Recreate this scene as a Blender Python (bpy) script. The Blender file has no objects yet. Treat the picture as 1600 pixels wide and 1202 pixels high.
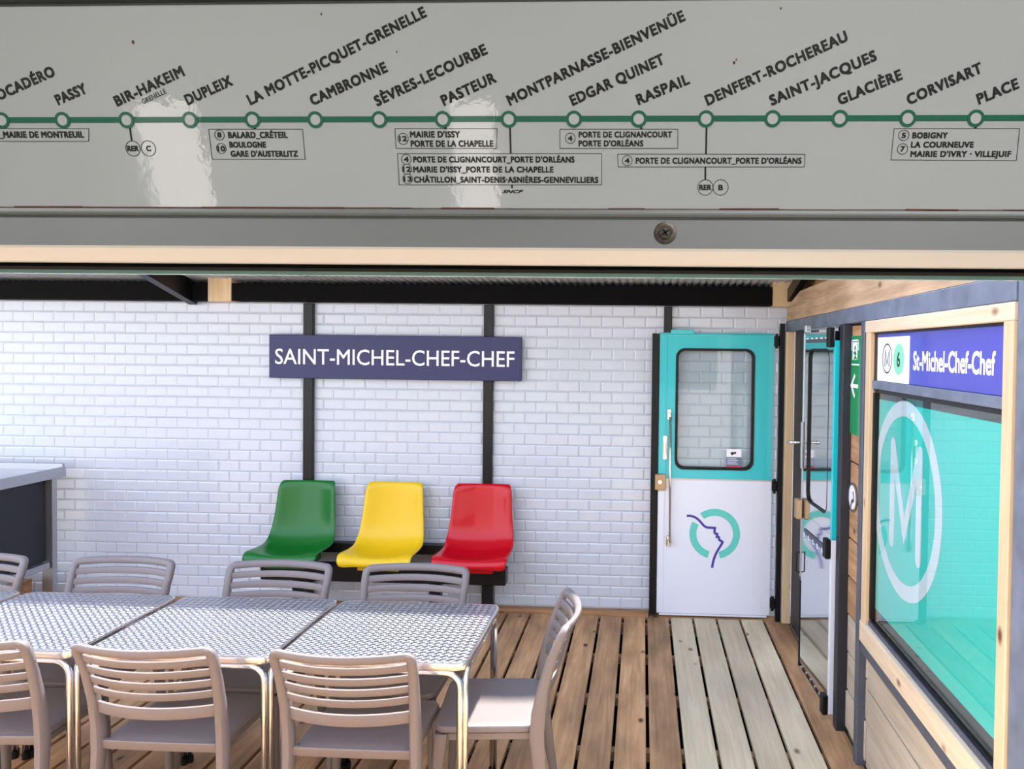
import bpy, bmesh, math, random
from mathutils import Vector, Matrix
random.seed(7)
R = math.radians
sc = bpy.context.scene
COL = sc.collection

# ---------------------------------------------------------------- camera
cam_d = bpy.data.cameras.new('camera'); cam = bpy.data.objects.new('camera', cam_d); COL.objects.link(cam)
F_PX, CX, CY = 1200.0, 949.0, 576.0
cam_d.sensor_fit = 'HORIZONTAL'; cam_d.sensor_width = 36.0
cam_d.lens = F_PX / 1600 * 36.0
cam_d.shift_x = -(CX - 800) / 1600.0
cam_d.shift_y = (CY - 601) / 1600.0
cam_d.clip_start = 0.02
_dy = Vector((56, 27, 1200)).normalized()                # world Y seen in camera axes (right, up, forward)
_dx = Vector((25149, -326, -1200)); _dx = (_dx - _dy * _dx.dot(_dy)).normalized()
_dz = _dx.cross(_dy)
if _dz.y < 0: _dz = -_dz
right = Vector((_dx.x, _dy.x, _dz.x)); up = Vector((_dx.y, _dy.y, _dz.y)); fwd = Vector((_dx.z, _dy.z, _dz.z))
m = Matrix((right, up, -fwd)).transposed().to_4x4(); m.translation = Vector((0, 0, 1.85))
cam.matrix_world = m
sc.camera = cam

# ---------------------------------------------------------------- sky, sun, exposure
SKY_STRENGTH, SUN_STRENGTH, EXPOSURE = 1.6, 7.2, 1.2
w = bpy.data.worlds.new('sky'); sc.world = w; w.use_nodes = True
nt = w.node_tree; nt.nodes.clear()
wo = nt.nodes.new('ShaderNodeOutputWorld'); bg = nt.nodes.new('ShaderNodeBackground')
tc = nt.nodes.new('ShaderNodeTexCoord'); sp = nt.nodes.new('ShaderNodeSeparateXYZ'); cr = nt.nodes.new('ShaderNodeValToRGB')
nt.links.new(tc.outputs['Generated'], sp.inputs[0]); nt.links.new(sp.outputs['Z'], cr.inputs[0])
cr.color_ramp.elements[0].position = 0.0; cr.color_ramp.elements[0].color = (0.95, 0.96, 1.0, 1)
cr.color_ramp.elements[1].position = 0.8; cr.color_ramp.elements[1].color = (0.50, 0.64, 1.0, 1)
nt.links.new(cr.outputs[0], bg.inputs[0]); bg.inputs[1].default_value = SKY_STRENGTH
nt.links.new(bg.outputs[0], wo.inputs[0])
sd = bpy.data.lights.new('sun', 'SUN'); sd.energy = SUN_STRENGTH; sd.angle = R(2.5); sd.color = (1.0, 0.96, 0.91)
so = bpy.data.objects.new('sun', sd); COL.objects.link(so)
so.rotation_euler = Vector((-0.12, -0.36, -1)).to_track_quat('-Z', 'Y').to_euler(); so.location = (0, 0, 6)
sc.view_settings.view_transform = 'Standard'; sc.view_settings.look = 'None'
sc.view_settings.exposure = EXPOSURE; sc.view_settings.gamma = 1.0; sc.view_settings.use_curve_mapping = False

# ---------------------------------------------------------------- materials
def lin(c):
    return tuple(((x / 255) / 12.92 if x / 255 <= 0.04045 else ((x / 255 + 0.055) / 1.055) ** 2.4) for x in c) + (1,)
def setin(b, k, v):
    if k in b.inputs: b.inputs[k].default_value = v
def mat(name, col, rough=0.5, metal=0.0, coat=0.0, coat_rough=0.03, noise=0.0, nscale=8.0, bump=0.0, bscale=60.0, var=0.0, spec=0.5):
    m = bpy.data.materials.new(name); m.use_nodes = True; n = m.node_tree; b = n.nodes['Principled BSDF']
    b.inputs['Base Color'].default_value = lin(col); b.inputs['Roughness'].default_value = rough
    b.inputs['Metallic'].default_value = metal
    setin(b, 'Coat Weight', coat); setin(b, 'Coat Roughness', coat_rough); setin(b, 'Specular IOR Level', spec)
    if coat == 1.0: setin(b, 'Coat IOR', 2.1)
    t = n.nodes.new('ShaderNodeTexCoord')
    if noise or var:
        hs = n.nodes.new('ShaderNodeHueSaturation'); hs.inputs['Color'].default_value = lin(col)
        val = None
        if noise:
            nz = n.nodes.new('ShaderNodeTexNoise'); nz.inputs['Scale'].default_value = nscale; nz.inputs['Detail'].default_value = 5
            n.links.new(t.outputs['Object'], nz.inputs['Vector'])
            mr = n.nodes.new('ShaderNodeMapRange'); mr.inputs[1].default_value = 0.3; mr.inputs[2].default_value = 0.7
            mr.inputs[3].default_value = 1 - noise; mr.inputs[4].default_value = 1 + noise
            n.links.new(nz.outputs[0], mr.inputs[0]); val = mr.outputs[0]
        if var:
            oi = n.nodes.new('ShaderNodeObjectInfo'); m2 = n.nodes.new('ShaderNodeMapRange')
            m2.inputs[3].default_value = 1 - var; m2.inputs[4].default_value = 1 + var
            n.links.new(oi.outputs['Random'], m2.inputs[0])
            if val is not None:
                mu = n.nodes.new('ShaderNodeMath'); mu.operation = 'MULTIPLY'
                n.links.new(val, mu.inputs[0]); n.links.new(m2.outputs[0], mu.inputs[1]); val = mu.outputs[0]
            else: val = m2.outputs[0]
        n.links.new(val, hs.inputs['Value']); n.links.new(hs.outputs[0], b.inputs['Base Color'])
    if bump:
        nb = n.nodes.new('ShaderNodeTexNoise'); nb.inputs['Scale'].default_value = bscale; nb.inputs['Detail'].default_value = 3
        n.links.new(t.outputs['Object'], nb.inputs['Vector'])
        bp = n.nodes.new('ShaderNodeBump'); bp.inputs['Strength'].default_value = bump; bp.inputs['Distance'].default_value = 0.002
        n.links.new(nb.outputs[0], bp.inputs['Height']); n.links.new(bp.outputs[0], b.inputs['Normal'])
        if coat and 'Coat Normal' in b.inputs: n.links.new(bp.outputs[0], b.inputs['Coat Normal'])
    return m
def wood(name, ca, cb, axis=1, rough=0.7, knots=(60, 42, 30), stain=0.25, var=0.12):
    """softwood: long grain streaks along one axis, knots, blotchy weathering"""
    m = bpy.data.materials.new(name); m.use_nodes = True; n = m.node_tree; b = n.nodes['Principled BSDF']; L = n.links.new
    t = n.nodes.new('ShaderNodeTexCoord'); oi = n.nodes.new('ShaderNodeObjectInfo')
    ad = n.nodes.new('ShaderNodeVectorMath'); ad.operation = 'MULTIPLY_ADD'
    cx_ = n.nodes.new('ShaderNodeCombineXYZ')
    for i in range(3): L(oi.outputs['Random'], cx_.inputs[i])
    L(cx_.outputs[0], ad.inputs[0]); ad.inputs[1].default_value = (13.7, 29.1, 7.3); L(t.outputs['Object'], ad.inputs[2])
    mp = n.nodes.new('ShaderNodeMapping'); s = [26, 26, 26]; s[axis] = 1.3; mp.inputs['Scale'].default_value = s
    L(ad.outputs[0], mp.inputs[0])
    g = n.nodes.new('ShaderNodeTexNoise'); g.inputs['Scale'].default_value = 1.6; g.inputs['Detail'].default_value = 6; g.inputs['Distortion'].default_value = 0.7
    L(mp.outputs[0], g.inputs['Vector'])
    c1 = n.nodes.new('ShaderNodeValToRGB'); c1.color_ramp.elements[0].position = 0.25; c1.color_ramp.elements[1].position = 0.75
    c1.color_ramp.elements[0].color = lin(ca); c1.color_ramp.elements[1].color = lin(cb); L(g.outputs[0], c1.inputs[0])
    # blotches
    mp2 = n.nodes.new('ShaderNodeMapping'); s2 = [5, 5, 5]; s2[axis] = 1.6; mp2.inputs['Scale'].default_value = s2; L(ad.outputs[0], mp2.inputs[0])
    bl = n.nodes.new('ShaderNodeTexNoise'); bl.inputs['Scale'].default_value = 1.5; bl.inputs['Detail'].default_value = 3; L(mp2.outputs[0], bl.inputs['Vector'])
    mr = n.nodes.new('ShaderNodeMapRange'); mr.inputs[1].default_value = 0.35; mr.inputs[2].default_value = 0.65
    mr.inputs[3].default_value = 1 - stain; mr.inputs[4].default_value = 1 + stain * 0.5; L(bl.outputs[0], mr.inputs[0])
    m2 = n.nodes.new('ShaderNodeMapRange'); m2.inputs[3].default_value = 1 - var; m2.inputs[4].default_value = 1 + var; L(oi.outputs['Random'], m2.inputs[0])
    mu = n.nodes.new('ShaderNodeMath'); mu.operation = 'MULTIPLY'; L(mr.outputs[0], mu.inputs[0]); L(m2.outputs[0], mu.inputs[1])
    hs = n.nodes.new('ShaderNodeHueSaturation'); L(mu.outputs[0], hs.inputs['Value']); L(c1.outputs[0], hs.inputs['Color'])
    # knots
    mp3 = n.nodes.new('ShaderNodeMapping'); s3 = [9, 9, 9]; s3[axis] = 5; mp3.inputs['Scale'].default_value = s3; L(ad.outputs[0], mp3.inputs[0])
    vo = n.nodes.new('ShaderNodeTexVoronoi'); vo.inputs['Scale'].default_value = 0.75; L(mp3.outputs[0], vo.inputs['Vector'])
    kr = n.nodes.new('ShaderNodeValToRGB'); kr.color_ramp.elements[0].position = 0.05; kr.color_ramp.elements[0].color = (1, 1, 1, 1)
    kr.color_ramp.elements[1].position = 0.13; kr.color_ramp.elements[1].color = (0, 0, 0, 1); L(vo.outputs['Distance'], kr.inputs[0])
    mx = n.nodes.new('ShaderNodeMix'); mx.data_type = 'RGBA'; L(kr.outputs[0], mx.inputs['Factor']); L(hs.outputs[0], mx.inputs[6]); mx.inputs[7].default_value = lin(knots)
    L(mx.outputs[2], b.inputs['Base Color']); b.inputs['Roughness'].default_value = rough
    bp = n.nodes.new('ShaderNodeBump'); bp.inputs['Strength'].default_value = 0.25; bp.inputs['Distance'].default_value = 0.002
    L(g.outputs[0], bp.inputs['Height']); L(bp.outputs[0], b.inputs['Normal'])
    return m
def glass(name, tint=(250, 253, 252), ior=1.5, rough=0.0):
    """thin pane: clear with a Fresnel reflection"""
    m = bpy.data.materials.new(name); m.use_nodes = True; n = m.node_tree; n.nodes.clear(); L = n.links.new
    o = n.nodes.new('ShaderNodeOutputMaterial'); mx = n.nodes.new('ShaderNodeMixShader'); fr = n.nodes.new('ShaderNodeFresnel')
    tr = n.nodes.new('ShaderNodeBsdfTransparent'); gl = n.nodes.new('ShaderNodeBsdfGlossy')
    ge_ = n.nodes.new('ShaderNodeNewGeometry'); mr = n.nodes.new('ShaderNodeMapRange'); mr.inputs[3].default_value = ior; mr.inputs[4].default_value = 1 / ior
    L(ge_.outputs['Backfacing'], mr.inputs[0]); L(mr.outputs[0], fr.inputs[0]); tr.inputs[0].default_value = lin(tint); gl.inputs['Roughness'].default_value = rough
    L(fr.outputs[0], mx.inputs[0]); L(tr.outputs[0], mx.inputs[1]); L(gl.outputs[0], mx.inputs[2]); L(mx.outputs[0], o.inputs[0])
    return m
def turned_steel(name):
    """engine-turned sheet: each small disc is brushed in circles (anisotropic, tangent runs round the disc)"""
    m = bpy.data.materials.new(name); m.use_nodes = True; n = m.node_tree; b = n.nodes['Principled BSDF']; L = n.links.new
    b.inputs['Base Color'].default_value = lin((196, 199, 210)); b.inputs['Metallic'].default_value = 1; b.inputs['Roughness'].default_value = 0.3
    b.inputs['Anisotropic'].default_value = 0.85
    t = n.nodes.new('ShaderNodeTexCoord')
    sc_ = n.nodes.new('ShaderNodeVectorMath'); sc_.operation = 'SCALE'; sc_.inputs['Scale'].default_value = 1 / 0.0295; L(t.outputs['Object'], sc_.inputs[0])
    fr = n.nodes.new('ShaderNodeVectorMath'); fr.operation = 'FRACTION'; L(sc_.outputs[0], fr.inputs[0])
    su = n.nodes.new('ShaderNodeVectorMath'); su.operation = 'SUBTRACT'; L(fr.outputs[0], su.inputs[0]); su.inputs[1].default_value = (0.5, 0.5, 0)
    s = n.nodes.new('ShaderNodeSeparateXYZ'); L(su.outputs[0], s.inputs[0])
    ne = n.nodes.new('ShaderNodeMath'); ne.operation = 'MULTIPLY'; ne.inputs[1].default_value = -1; L(s.outputs['Y'], ne.inputs[0])
    cb = n.nodes.new('ShaderNodeCombineXYZ'); L(ne.outputs[0], cb.inputs[0]); L(s.outputs['X'], cb.inputs[1])
    L(cb.outputs[0], b.inputs['Tangent'])
    # each disc is very slightly dished
    cb2 = n.nodes.new('ShaderNodeCombineXYZ'); L(s.outputs['X'], cb2.inputs[0]); L(s.outputs['Y'], cb2.inputs[1])
    ln = n.nodes.new('ShaderNodeVectorMath'); ln.operation = 'LENGTH'; L(cb2.outputs[0], ln.inputs[0])
    bp = n.nodes.new('ShaderNodeBump'); bp.inputs['Strength'].default_value = 1.0; bp.inputs['Distance'].default_value = 0.0055
    L(ln.outputs['Value'], bp.inputs['Height']); L(bp.outputs[0], b.inputs['Normal'])
    return m

M = {}
M['tile'] = mat('glazed_white', (198, 205, 217), 0.16, coat=0.3, coat_rough=0.04, bump=0.05, bscale=14)
M['grout'] = mat('grout', (186, 190, 198), 0.9)
M['black'] = mat('black_steel', (13, 14, 18), 0.35, noise=0.15, nscale=6, spec=0.3)
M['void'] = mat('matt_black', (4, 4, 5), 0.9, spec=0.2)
M['rubber'] = mat('black_rubber', (8, 9, 11), 0.5, spec=0.3)
M['anthra'] = mat('anthracite_paint', (74, 79, 92), 0.45, noise=0.12, nscale=9)
M['anthra_scuffed'] = mat('scuffed_grey_paint', (104, 113, 130), 0.5, noise=0.22, nscale=11)
M['dark_panel'] = mat('dark_board', (30, 32, 42), 0.5, noise=0.1)
M['deck_brown'] = wood('brown_decking', (158, 116, 78), (196, 154, 110), stain=0.32, var=0.16)
M['deck_pale'] = wood('pale_decking', (192, 175, 142), (214, 199, 168), knots=(120, 104, 84), stain=0.1)
M['clad_brown'] = wood('brown_cladding', (150, 112, 78), (200, 160, 118), axis=1)
M['clad_pale'] = wood('pale_cladding', (172, 158, 138), (196, 184, 164), axis=1, stain=0.1)
M['pine_y'] = wood('pine_along', (206, 184, 152), (224, 206, 178), axis=1, knots=(110, 66, 36), stain=0.08, var=0.04)
M['pine_z'] = wood('pine_upright', (200, 172, 134), (220, 196, 160), axis=2, knots=(96, 58, 30), stain=0.08, var=0.04)
M['beam_wood'] = wood('beam_timber', (170, 138, 104), (206, 178, 144), axis=1, knots=(120, 70, 44), stain=0.2)
M['base_wood'] = wood('skirting_timber', (146, 104, 68), (184, 142, 100), axis=0)
M['roof'] = mat('roof_sheet', (190, 194, 200), 0.5, metal=0.0)
M['navy'] = mat('navy_enamel', (30, 32, 88), 0.45)
M['white_print'] = mat('white_lettering', (240, 240, 246), 0.4)
M['green_seat'] = mat('green_plastic', (16, 104, 36), 0.3, coat=0.1, spec=0.35)
M['yellow_seat'] = mat('yellow_plastic', (228, 190, 22), 0.35, coat=0.1, spec=0.35)
M['red_seat'] = mat('red_plastic', (192, 8, 28), 0.24, coat=0.2, spec=0.25)
M['door_teal'] = mat('teal_paint', (28, 190, 198), 0.3, coat=0.3)
M['door_white'] = mat('white_paint', (222, 226, 238), 0.3, coat=0.2)
M['chrome'] = mat('chrome', (225, 222, 216), 0.15, metal=1)
M['brass'] = mat('aged_brass', (178, 150, 116), 0.45, metal=0.5)
M['steel'] = mat('polished_steel', (214, 218, 222), 0.07, metal=1, bump=0.02, bscale=5)
M['steel_dull'] = mat('stainless_steel', (176, 178, 184), 0.3, metal=0.9)
M['tube'] = mat('aluminium_tube', (222, 224, 230), 0.16, metal=1)
M['table_edge'] = mat('table_edge_steel', (226, 222, 224), 0.2, metal=1)
M['turned'] = turned_steel('turned_steel')
M['taupe'] = mat('taupe_resin', (112, 103, 101), 0.5, bump=0.08, bscale=300)
M['glass'] = glass('clear_glass')
M['glass_grey'] = glass('greyish_glass', (244, 248, 248))
M['film'] = mat('turquoise_film', (56, 210, 200), 0.5)
M['film_white'] = mat('white_film', (214, 228, 238), 0.5)
M['exit_green'] = mat('exit_green', (20, 150, 88), 0.25, coat=0.4)
M['logo_teal'] = mat('logo_teal', (92, 200, 188), 0.4)
M['logo_blue'] = mat('logo_blue', (58, 48, 150), 0.4)
M['line6'] = mat('mint_disc', (130, 212, 176), 0.4)
M['header_blue'] = mat('header_blue', (74, 76, 176), 0.35, coat=0.3, noise=0.06, nscale=6)
M['dark_print'] = mat('dark_lettering', (36, 40, 46), 0.4)
M['panel'] = mat('map_enamel', (194, 197, 198), 0.2, coat=1.0, coat_rough=0.015, bump=0.035, bscale=95, noise=0.02, nscale=3)
M['map_black'] = mat('map_black_print', (14, 13, 15), 0.4, coat=0.25, coat_rough=0.015, bump=0.035, bscale=95)
M['map_green'] = mat('map_green_print', (0, 104, 80), 0.3, coat=0.6, coat_rough=0.015, bump=0.035, bscale=95)
M['map_ring'] = mat('map_ring_fill', (206, 206, 204), 0.2, coat=0.7, coat_rough=0.05)
M['rust'] = mat('rust_stain', (110, 62, 48), 0.8, noise=0.3, nscale=60)
M['alu'] = mat('grey_aluminium', (146, 148, 148), 0.38, metal=0.15, noise=0.04, nscale=4)
M['cream'] = mat('cream_paint', (252, 243, 234), 0.35)
M['interior'] = mat('carriage_interior', (214, 212, 206), 0.6)
M['teal_glass'] = mat('glass_edge', (206, 250, 236), 0.15)
M['facade'] = mat('carriage_paint', (226, 220, 208), 0.35)
M['ground'] = mat('ground', (150, 142, 128), 0.9)
M['screw'] = mat('rusty_screw', (96, 88, 82), 0.4, metal=0.8, noise=0.5, nscale=200)
M['sticker_red'] = mat('sticker_red', (190, 60, 66), 0.4)
M['sticker_blue'] = mat('sticker_slate', (92, 108, 140), 0.4)

# ---------------------------------------------------------------- mesh helpers
def link(name, bm, mt, parent=None, smooth=False, loc=None, rot=None):
    me = bpy.data.meshes.new(name)
    if bm is not None:
        bmesh.ops.recalc_face_normals(bm, faces=bm.faces); bm.to_mesh(me); bm.free()
    me.materials.append(mt)
    if smooth: me.shade_smooth()
    o = bpy.data.objects.new(name, me); COL.objects.link(o)
    if parent is not None: o.parent = parent
    if loc is not None: o.location = loc
    if rot is not None: o.rotation_euler = rot
    return o
def smooth_by_angle(o, ang=35):
    me = o.data
    me.shade_smooth()
    me.set_sharp_from_angle(angle=R(ang)); return o
def empty(name, loc=(0, 0, 0), rot=(0, 0, 0)):
    o = bpy.data.objects.new(name, None); COL.objects.link(o); o.location = loc; o.rotation_euler = rot; o.empty_display_size = 0.1
    return o
def tag(o, label=None, cat=None, group=None, kind=None):
    if label: o['label'] = label
    if cat: o['category'] = cat
    if group: o['group'] = group
    if kind: o['kind'] = kind
    return o
def box(bm, x0, x1, y0, y1, z0, z1, bev=0.0):
    r = bmesh.ops.create_cube(bm, size=1)
    vs = r['verts']
    for v in vs:
        v.co = Vector(((x0 + x1) / 2 + v.co.x * (x1 - x0), (y0 + y1) / 2 + v.co.y * (y1 - y0), (z0 + z1) / 2 + v.co.z * (z1 - z0)))
    if bev:
        es = list({e for v in vs for e in v.link_edges})
        bmesh.ops.bevel(bm, geom=es, offset=bev, segments=1, affect='EDGES', profile=0.5)
def bx(name, mt, *a, parent=None, bev=0.0, smooth=False):
    """box object whose origin sits at its own centre (parent at identity)"""
    x0, x1, y0, y1, z0, z1 = a; bm = bmesh.new()
    cx, cy, cz = (x0 + x1) / 2, (y0 + y1) / 2, (z0 + z1) / 2
    box(bm, x0 - cx, x1 - cx, y0 - cy, y1 - cy, z0 - cz, z1 - cz, bev)
    return link(name, bm, mt, parent, smooth, (cx, cy, cz))
def tube(bm, pts, r, n=10, caps=True):
    pts = [Vector(p) for p in pts]; rings = []
    prev = None
    for i, p in enumerate(pts):
        d = (pts[min(i + 1, len(pts) - 1)] - pts[max(i - 1, 0)]).normalized()
        if prev is None:
            a = d.orthogonal().normalized()
        else:
            a = (prev - d * prev.dot(d)).normalized()
        prev = a; b = d.cross(a)
        rr = r[i] if isinstance(r, (list, tuple)) else r
        rings.append([bm.verts.new(p + (a * math.cos(2 * math.pi * k / n) + b * math.sin(2 * math.pi * k / n)) * rr) for k in range(n)])
    for i in range(len(rings) - 1):
        for k in range(n):
            bm.faces.new((rings[i][k], rings[i][(k + 1) % n], rings[i + 1][(k + 1) % n], rings[i + 1][k]))
    if caps: bm.faces.new(rings[0][::-1]); bm.faces.new(rings[-1])
def sweep(bm, pts, A, B, c=0.6):
    """section with cut corners carried along pts; A and B are the half axes (vectors or lists of vectors)"""
    rings = []
    prof = [(1, -c), (1, c), (c, 1), (-c, 1), (-1, c), (-1, -c), (-c, -1), (c, -1)]
    for i, p in enumerate(pts):
        a = Vector(A[i] if isinstance(A, list) else A); b = Vector(B[i] if isinstance(B, list) else B)
        rings.append([bm.verts.new(Vector(p) + a * u + b * v) for u, v in prof])
    for i in range(len(rings) - 1):
        for k in range(8):
            bm.faces.new((rings[i][k], rings[i][(k + 1) % 8], rings[i + 1][(k + 1) % 8], rings[i + 1][k]))
    bm.faces.new(rings[0][::-1]); bm.faces.new(rings[-1])
def prism(bm, poly, f0, f1):
    """poly: 2D points; f0, f1 map a 2D point to the two 3D caps"""
    a = [bm.verts.new(f0(p)) for p in poly]; b = [bm.verts.new(f1(p)) for p in poly]; n = len(poly)
    bm.faces.new(a[::-1]); bm.faces.new(b)
    for i in range(n): bm.faces.new((a[i], a[(i + 1) % n], b[(i + 1) % n], b[i]))
def rrect(x0, x1, y0, y1, r, n=5):
    out = []
    for cx, cy, a0 in ((x1 - r, y1 - r, 0), (x0 + r, y1 - r, 90), (x0 + r, y0 + r, 180), (x1 - r, y0 + r, 270)):
        for k in range(n + 1):
            a = R(a0 + 90 * k / n); out.append((cx + r * math.cos(a), cy + r * math.sin(a)))
    return out
def frame_ring(bm, outer, inner, f0, f1):
    """flat ring with thickness between two outlines with the same number of points"""
    n = len(outer)
    oa = [bm.verts.new(f0(p)) for p in outer]; ia = [bm.verts.new(f0(p)) for p in inner]
    ob = [bm.verts.new(f1(p)) for p in outer]; ib = [bm.verts.new(f1(p)) for p in inner]
    for i in range(n):
        j = (i + 1) % n
        bm.faces.new((oa[i], oa[j], ia[j], ia[i])); bm.faces.new((ob[i], ib[i], ib[j], ob[j]))
        bm.faces.new((oa[i], ob[i], ob[j], oa[j])); bm.faces.new((ia[i], ia[j], ib[j], ib[i]))
def stack(bm, outline, layers):
    """outline(inset) -> 2D points; layers [(inset, z)] from bottom to top, capped at both ends"""
    rings = [[bm.verts.new((x, y, z)) for x, y in outline(i)] for i, z in layers]; n = len(rings[0])
    for a, b in zip(rings, rings[1:]):
        for k in range(n): bm.faces.new((a[k], a[(k + 1) % n], b[(k + 1) % n], b[k]))
    bm.faces.new(rings[0][::-1]); bm.faces.new(rings[-1])
def arc_pts(cx, cy, r, a0, a1, n): return [(cx + r * math.cos(R(a0 + (a1 - a0) * k / n)), cy + r * math.sin(R(a0 + (a1 - a0) * k / n))) for k in range(n + 1)]
def ring_mesh(bm, cx, cy, ro, ri, z0, z1, a0=0, a1=360, n=40, sx=1.0):
    o = [(cx + (x - cx) * sx, y) for x, y in arc_pts(cx, cy, ro, a0, a1, n)]; i = [(cx + (x - cx) * sx, y) for x, y in arc_pts(cx, cy, ri, a0, a1, n)]
    if abs(a1 - a0) >= 360:
        frame_ring(bm, o[:-1], i[:-1], lambda p: (p[0], p[1], z0), lambda p: (p[0], p[1], z1))
    else:
        prism(bm, o + i[::-1], lambda p: (p[0], p[1], z0), lambda p: (p[0], p[1], z1))
def disc_mesh(bm, cx, cy, r, z0, z1, n=32):
    prism(bm, arc_pts(cx, cy, r, 0, 360, n)[:-1], lambda p: (p[0], p[1], z0), lambda p: (p[0], p[1], z1))
def stroke2d(bm, pts, wd, z0, z1, caps=True):
    """flat ribbon of width wd along 2D pts, round joints by mitre"""
    L_, R_ = [], []
    for i, p in enumerate(pts):
        p = Vector(p); a = Vector(pts[max(i - 1, 0)]); b = Vector(pts[min(i + 1, len(pts) - 1)])
        d1 = (p - a).normalized() if i > 0 else (b - p).normalized(); d2 = (b - p).normalized() if i < len(pts) - 1 else d1
        d = (d1 + d2).normalized(); nn = Vector((-d.y, d.x)); k = 1 / max(0.55, nn.dot(Vector((-d1.y, d1.x))))
        L_.append(p + nn * wd / 2 * k); R_.append(p - nn * wd / 2 * k)
    for i in range(len(pts) - 1):
        q = [L_[i], L_[i + 1], R_[i + 1], R_[i]]
        prism(bm, [(v.x, v.y) for v in q], lambda p: (p[0], p[1], z0), lambda p: (p[0], p[1], z1))
_cap = {}
def text_mesh(body, bold, shear=0.0, spacing=1.0, extrude=0.004):
    cu = bpy.data.curves.new('txt', 'FONT'); cu.body = body; cu.size = 1; cu.extrude = extrude; cu.shear = shear
    cu.space_character = spacing; cu.resolution_u = 3
    o = bpy.data.objects.new('txt', cu); COL.objects.link(o)
    dg = bpy.context.evaluated_depsgraph_get(); dg.update()
    me = bpy.data.meshes.new_from_object(o.evaluated_get(dg))
    bpy.data.objects.remove(o); bpy.data.curves.remove(cu)
    return me
def text(name, body, mt, x, y, width, cap, z=0.0, thick=0.0003, ang=0.0, parent=None, bold=0.0, shear=0.0, spacing=1.0, rot=None):
    """lettering in the XY plane of its parent (or of rot): baseline starts at x, y; fitted to width and cap height"""
    me = text_mesh(body, bold, shear, spacing)
    key = 0
    if key not in _cap:
        t = text_mesh('H', 0); ys = [v.co.y for v in t.vertices]; _cap[key] = (min(ys), max(ys)); bpy.data.meshes.remove(t)
    y0, y1 = _cap[key]; xs = [v.co.x for v in me.vertices]; x0, x1 = min(xs), max(xs)
    sx, sy = (width - 2 * bold * cap) / (x1 - x0), cap * (1 - 2 * bold) / (y1 - y0)
    for v in me.vertices: v.co = Vector(((v.co.x - x0) * sx + bold * cap, (v.co.y - y0) * sy + bold * cap, (1 if v.co.z > 0 else 0) * thick))
    if bold:
        b = bmesh.new(); b.from_mesh(me)
        src = me.copy()
        for q, (ox, oy) in enumerate(((-1, -1), (1, -1), (1, 1), (-1, 1), (-1, 0), (1, 0))):
            c = src.copy()
            for v in c.vertices: v.co = v.co + Vector((ox * bold * cap, oy * bold * cap, -(q + 1) * thick * 0.02 if v.co.z > 0 else 0))
            b.from_mesh(c); bpy.data.meshes.remove(c)
        b.to_mesh(me); b.free(); bpy.data.meshes.remove(src)
    me.materials.clear(); me.materials.append(mt)
    o = bpy.data.objects.new(name, me); COL.objects.link(o); o.parent = parent
    o.location = (x, y, z); o.rotation_euler = (0, 0, ang)
    return o
def copy_tree(o, parent=None):
    c = o.copy(); COL.objects.link(c)
    if parent is not None: c.parent = parent
    for ch in list(o.children): copy_tree(ch, c)
    return c
WALL_ROT = (R(90), 0, 0)                       # local x -> X, y -> Z, z -> -Y  (a board on the back wall)
SIDE_ROT = Matrix(((0, 0, -1), (-1, 0, 0), (0, 1, 0))).to_euler()   # local x -> -Y, y -> Z, z -> -X (a board on the right wall)

# ================================================================ SETTING
# ---- floor: deck planks running towards the tiled wall
floor = bx('floor', M['void'], -6.2, 2.6, 0.75, 5.5, -0.20, -0.16); tag(floor, kind='structure')
def child_box(name, mt, parent, x0, x1, y0, y1, z0, z1, bev=0.0, rot=None):
    o = bx(name, mt, x0, x1, y0, y1, z0, z1, bev=bev); o.parent = parent; o.location = o.location - parent.location
    if rot: o.rotation_euler = rot
    return o
pitch, gap = 0.162, 0.017
k = 0
x = 0.855
rows = []
for i in range(-44, 0): rows.append((0.855 + i * pitch, 0.855 + (i + 1) * pitch))
for a, b in rows:
    pale = a > 0.855 - 4.5 * pitch
    mt = M['deck_pale'] if pale else M['deck_brown']
    child_box('plank', mt, floor, a + gap / 2, b - gap / 2, 0.80, 5.315, -0.03 + random.uniform(-.0015, .0015), 0.0 + random.uniform(-.0015, .0015), bev=0.003)
child_box('plank', M['deck_brown'], floor, 0.864, 1.012, 0.80, 5.315, -0.03, 0.002, bev=0.003)
for i in range(6): child_box('plank', M['deck_pale'], floor, 1.03 + i * pitch, 1.03 + (i + 1) * pitch - gap, 2.6, 5.315, -0.03, 0.0, bev=0.003)
for j in range(8): child_box('joist', M['clad_brown'], floor, -6.0, 2.2, 5.24 - j * 0.56, 5.29 - j * 0.56, -0.075, -0.032)
# ---- skirting board at the foot of the tiles
bb = bx('baseboard_back', M['base_wood'], -5.6, 0.062, 5.325, 5.40, -0.03, 0.025, bev=0.003); tag(bb, kind='structure')
bb2 = bx('baseboard_back', M['base_wood'], 0.068, 1.3, 5.325, 5.40, -0.03, 0.002, bev=0.003); tag(bb2, kind='structure')

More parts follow.
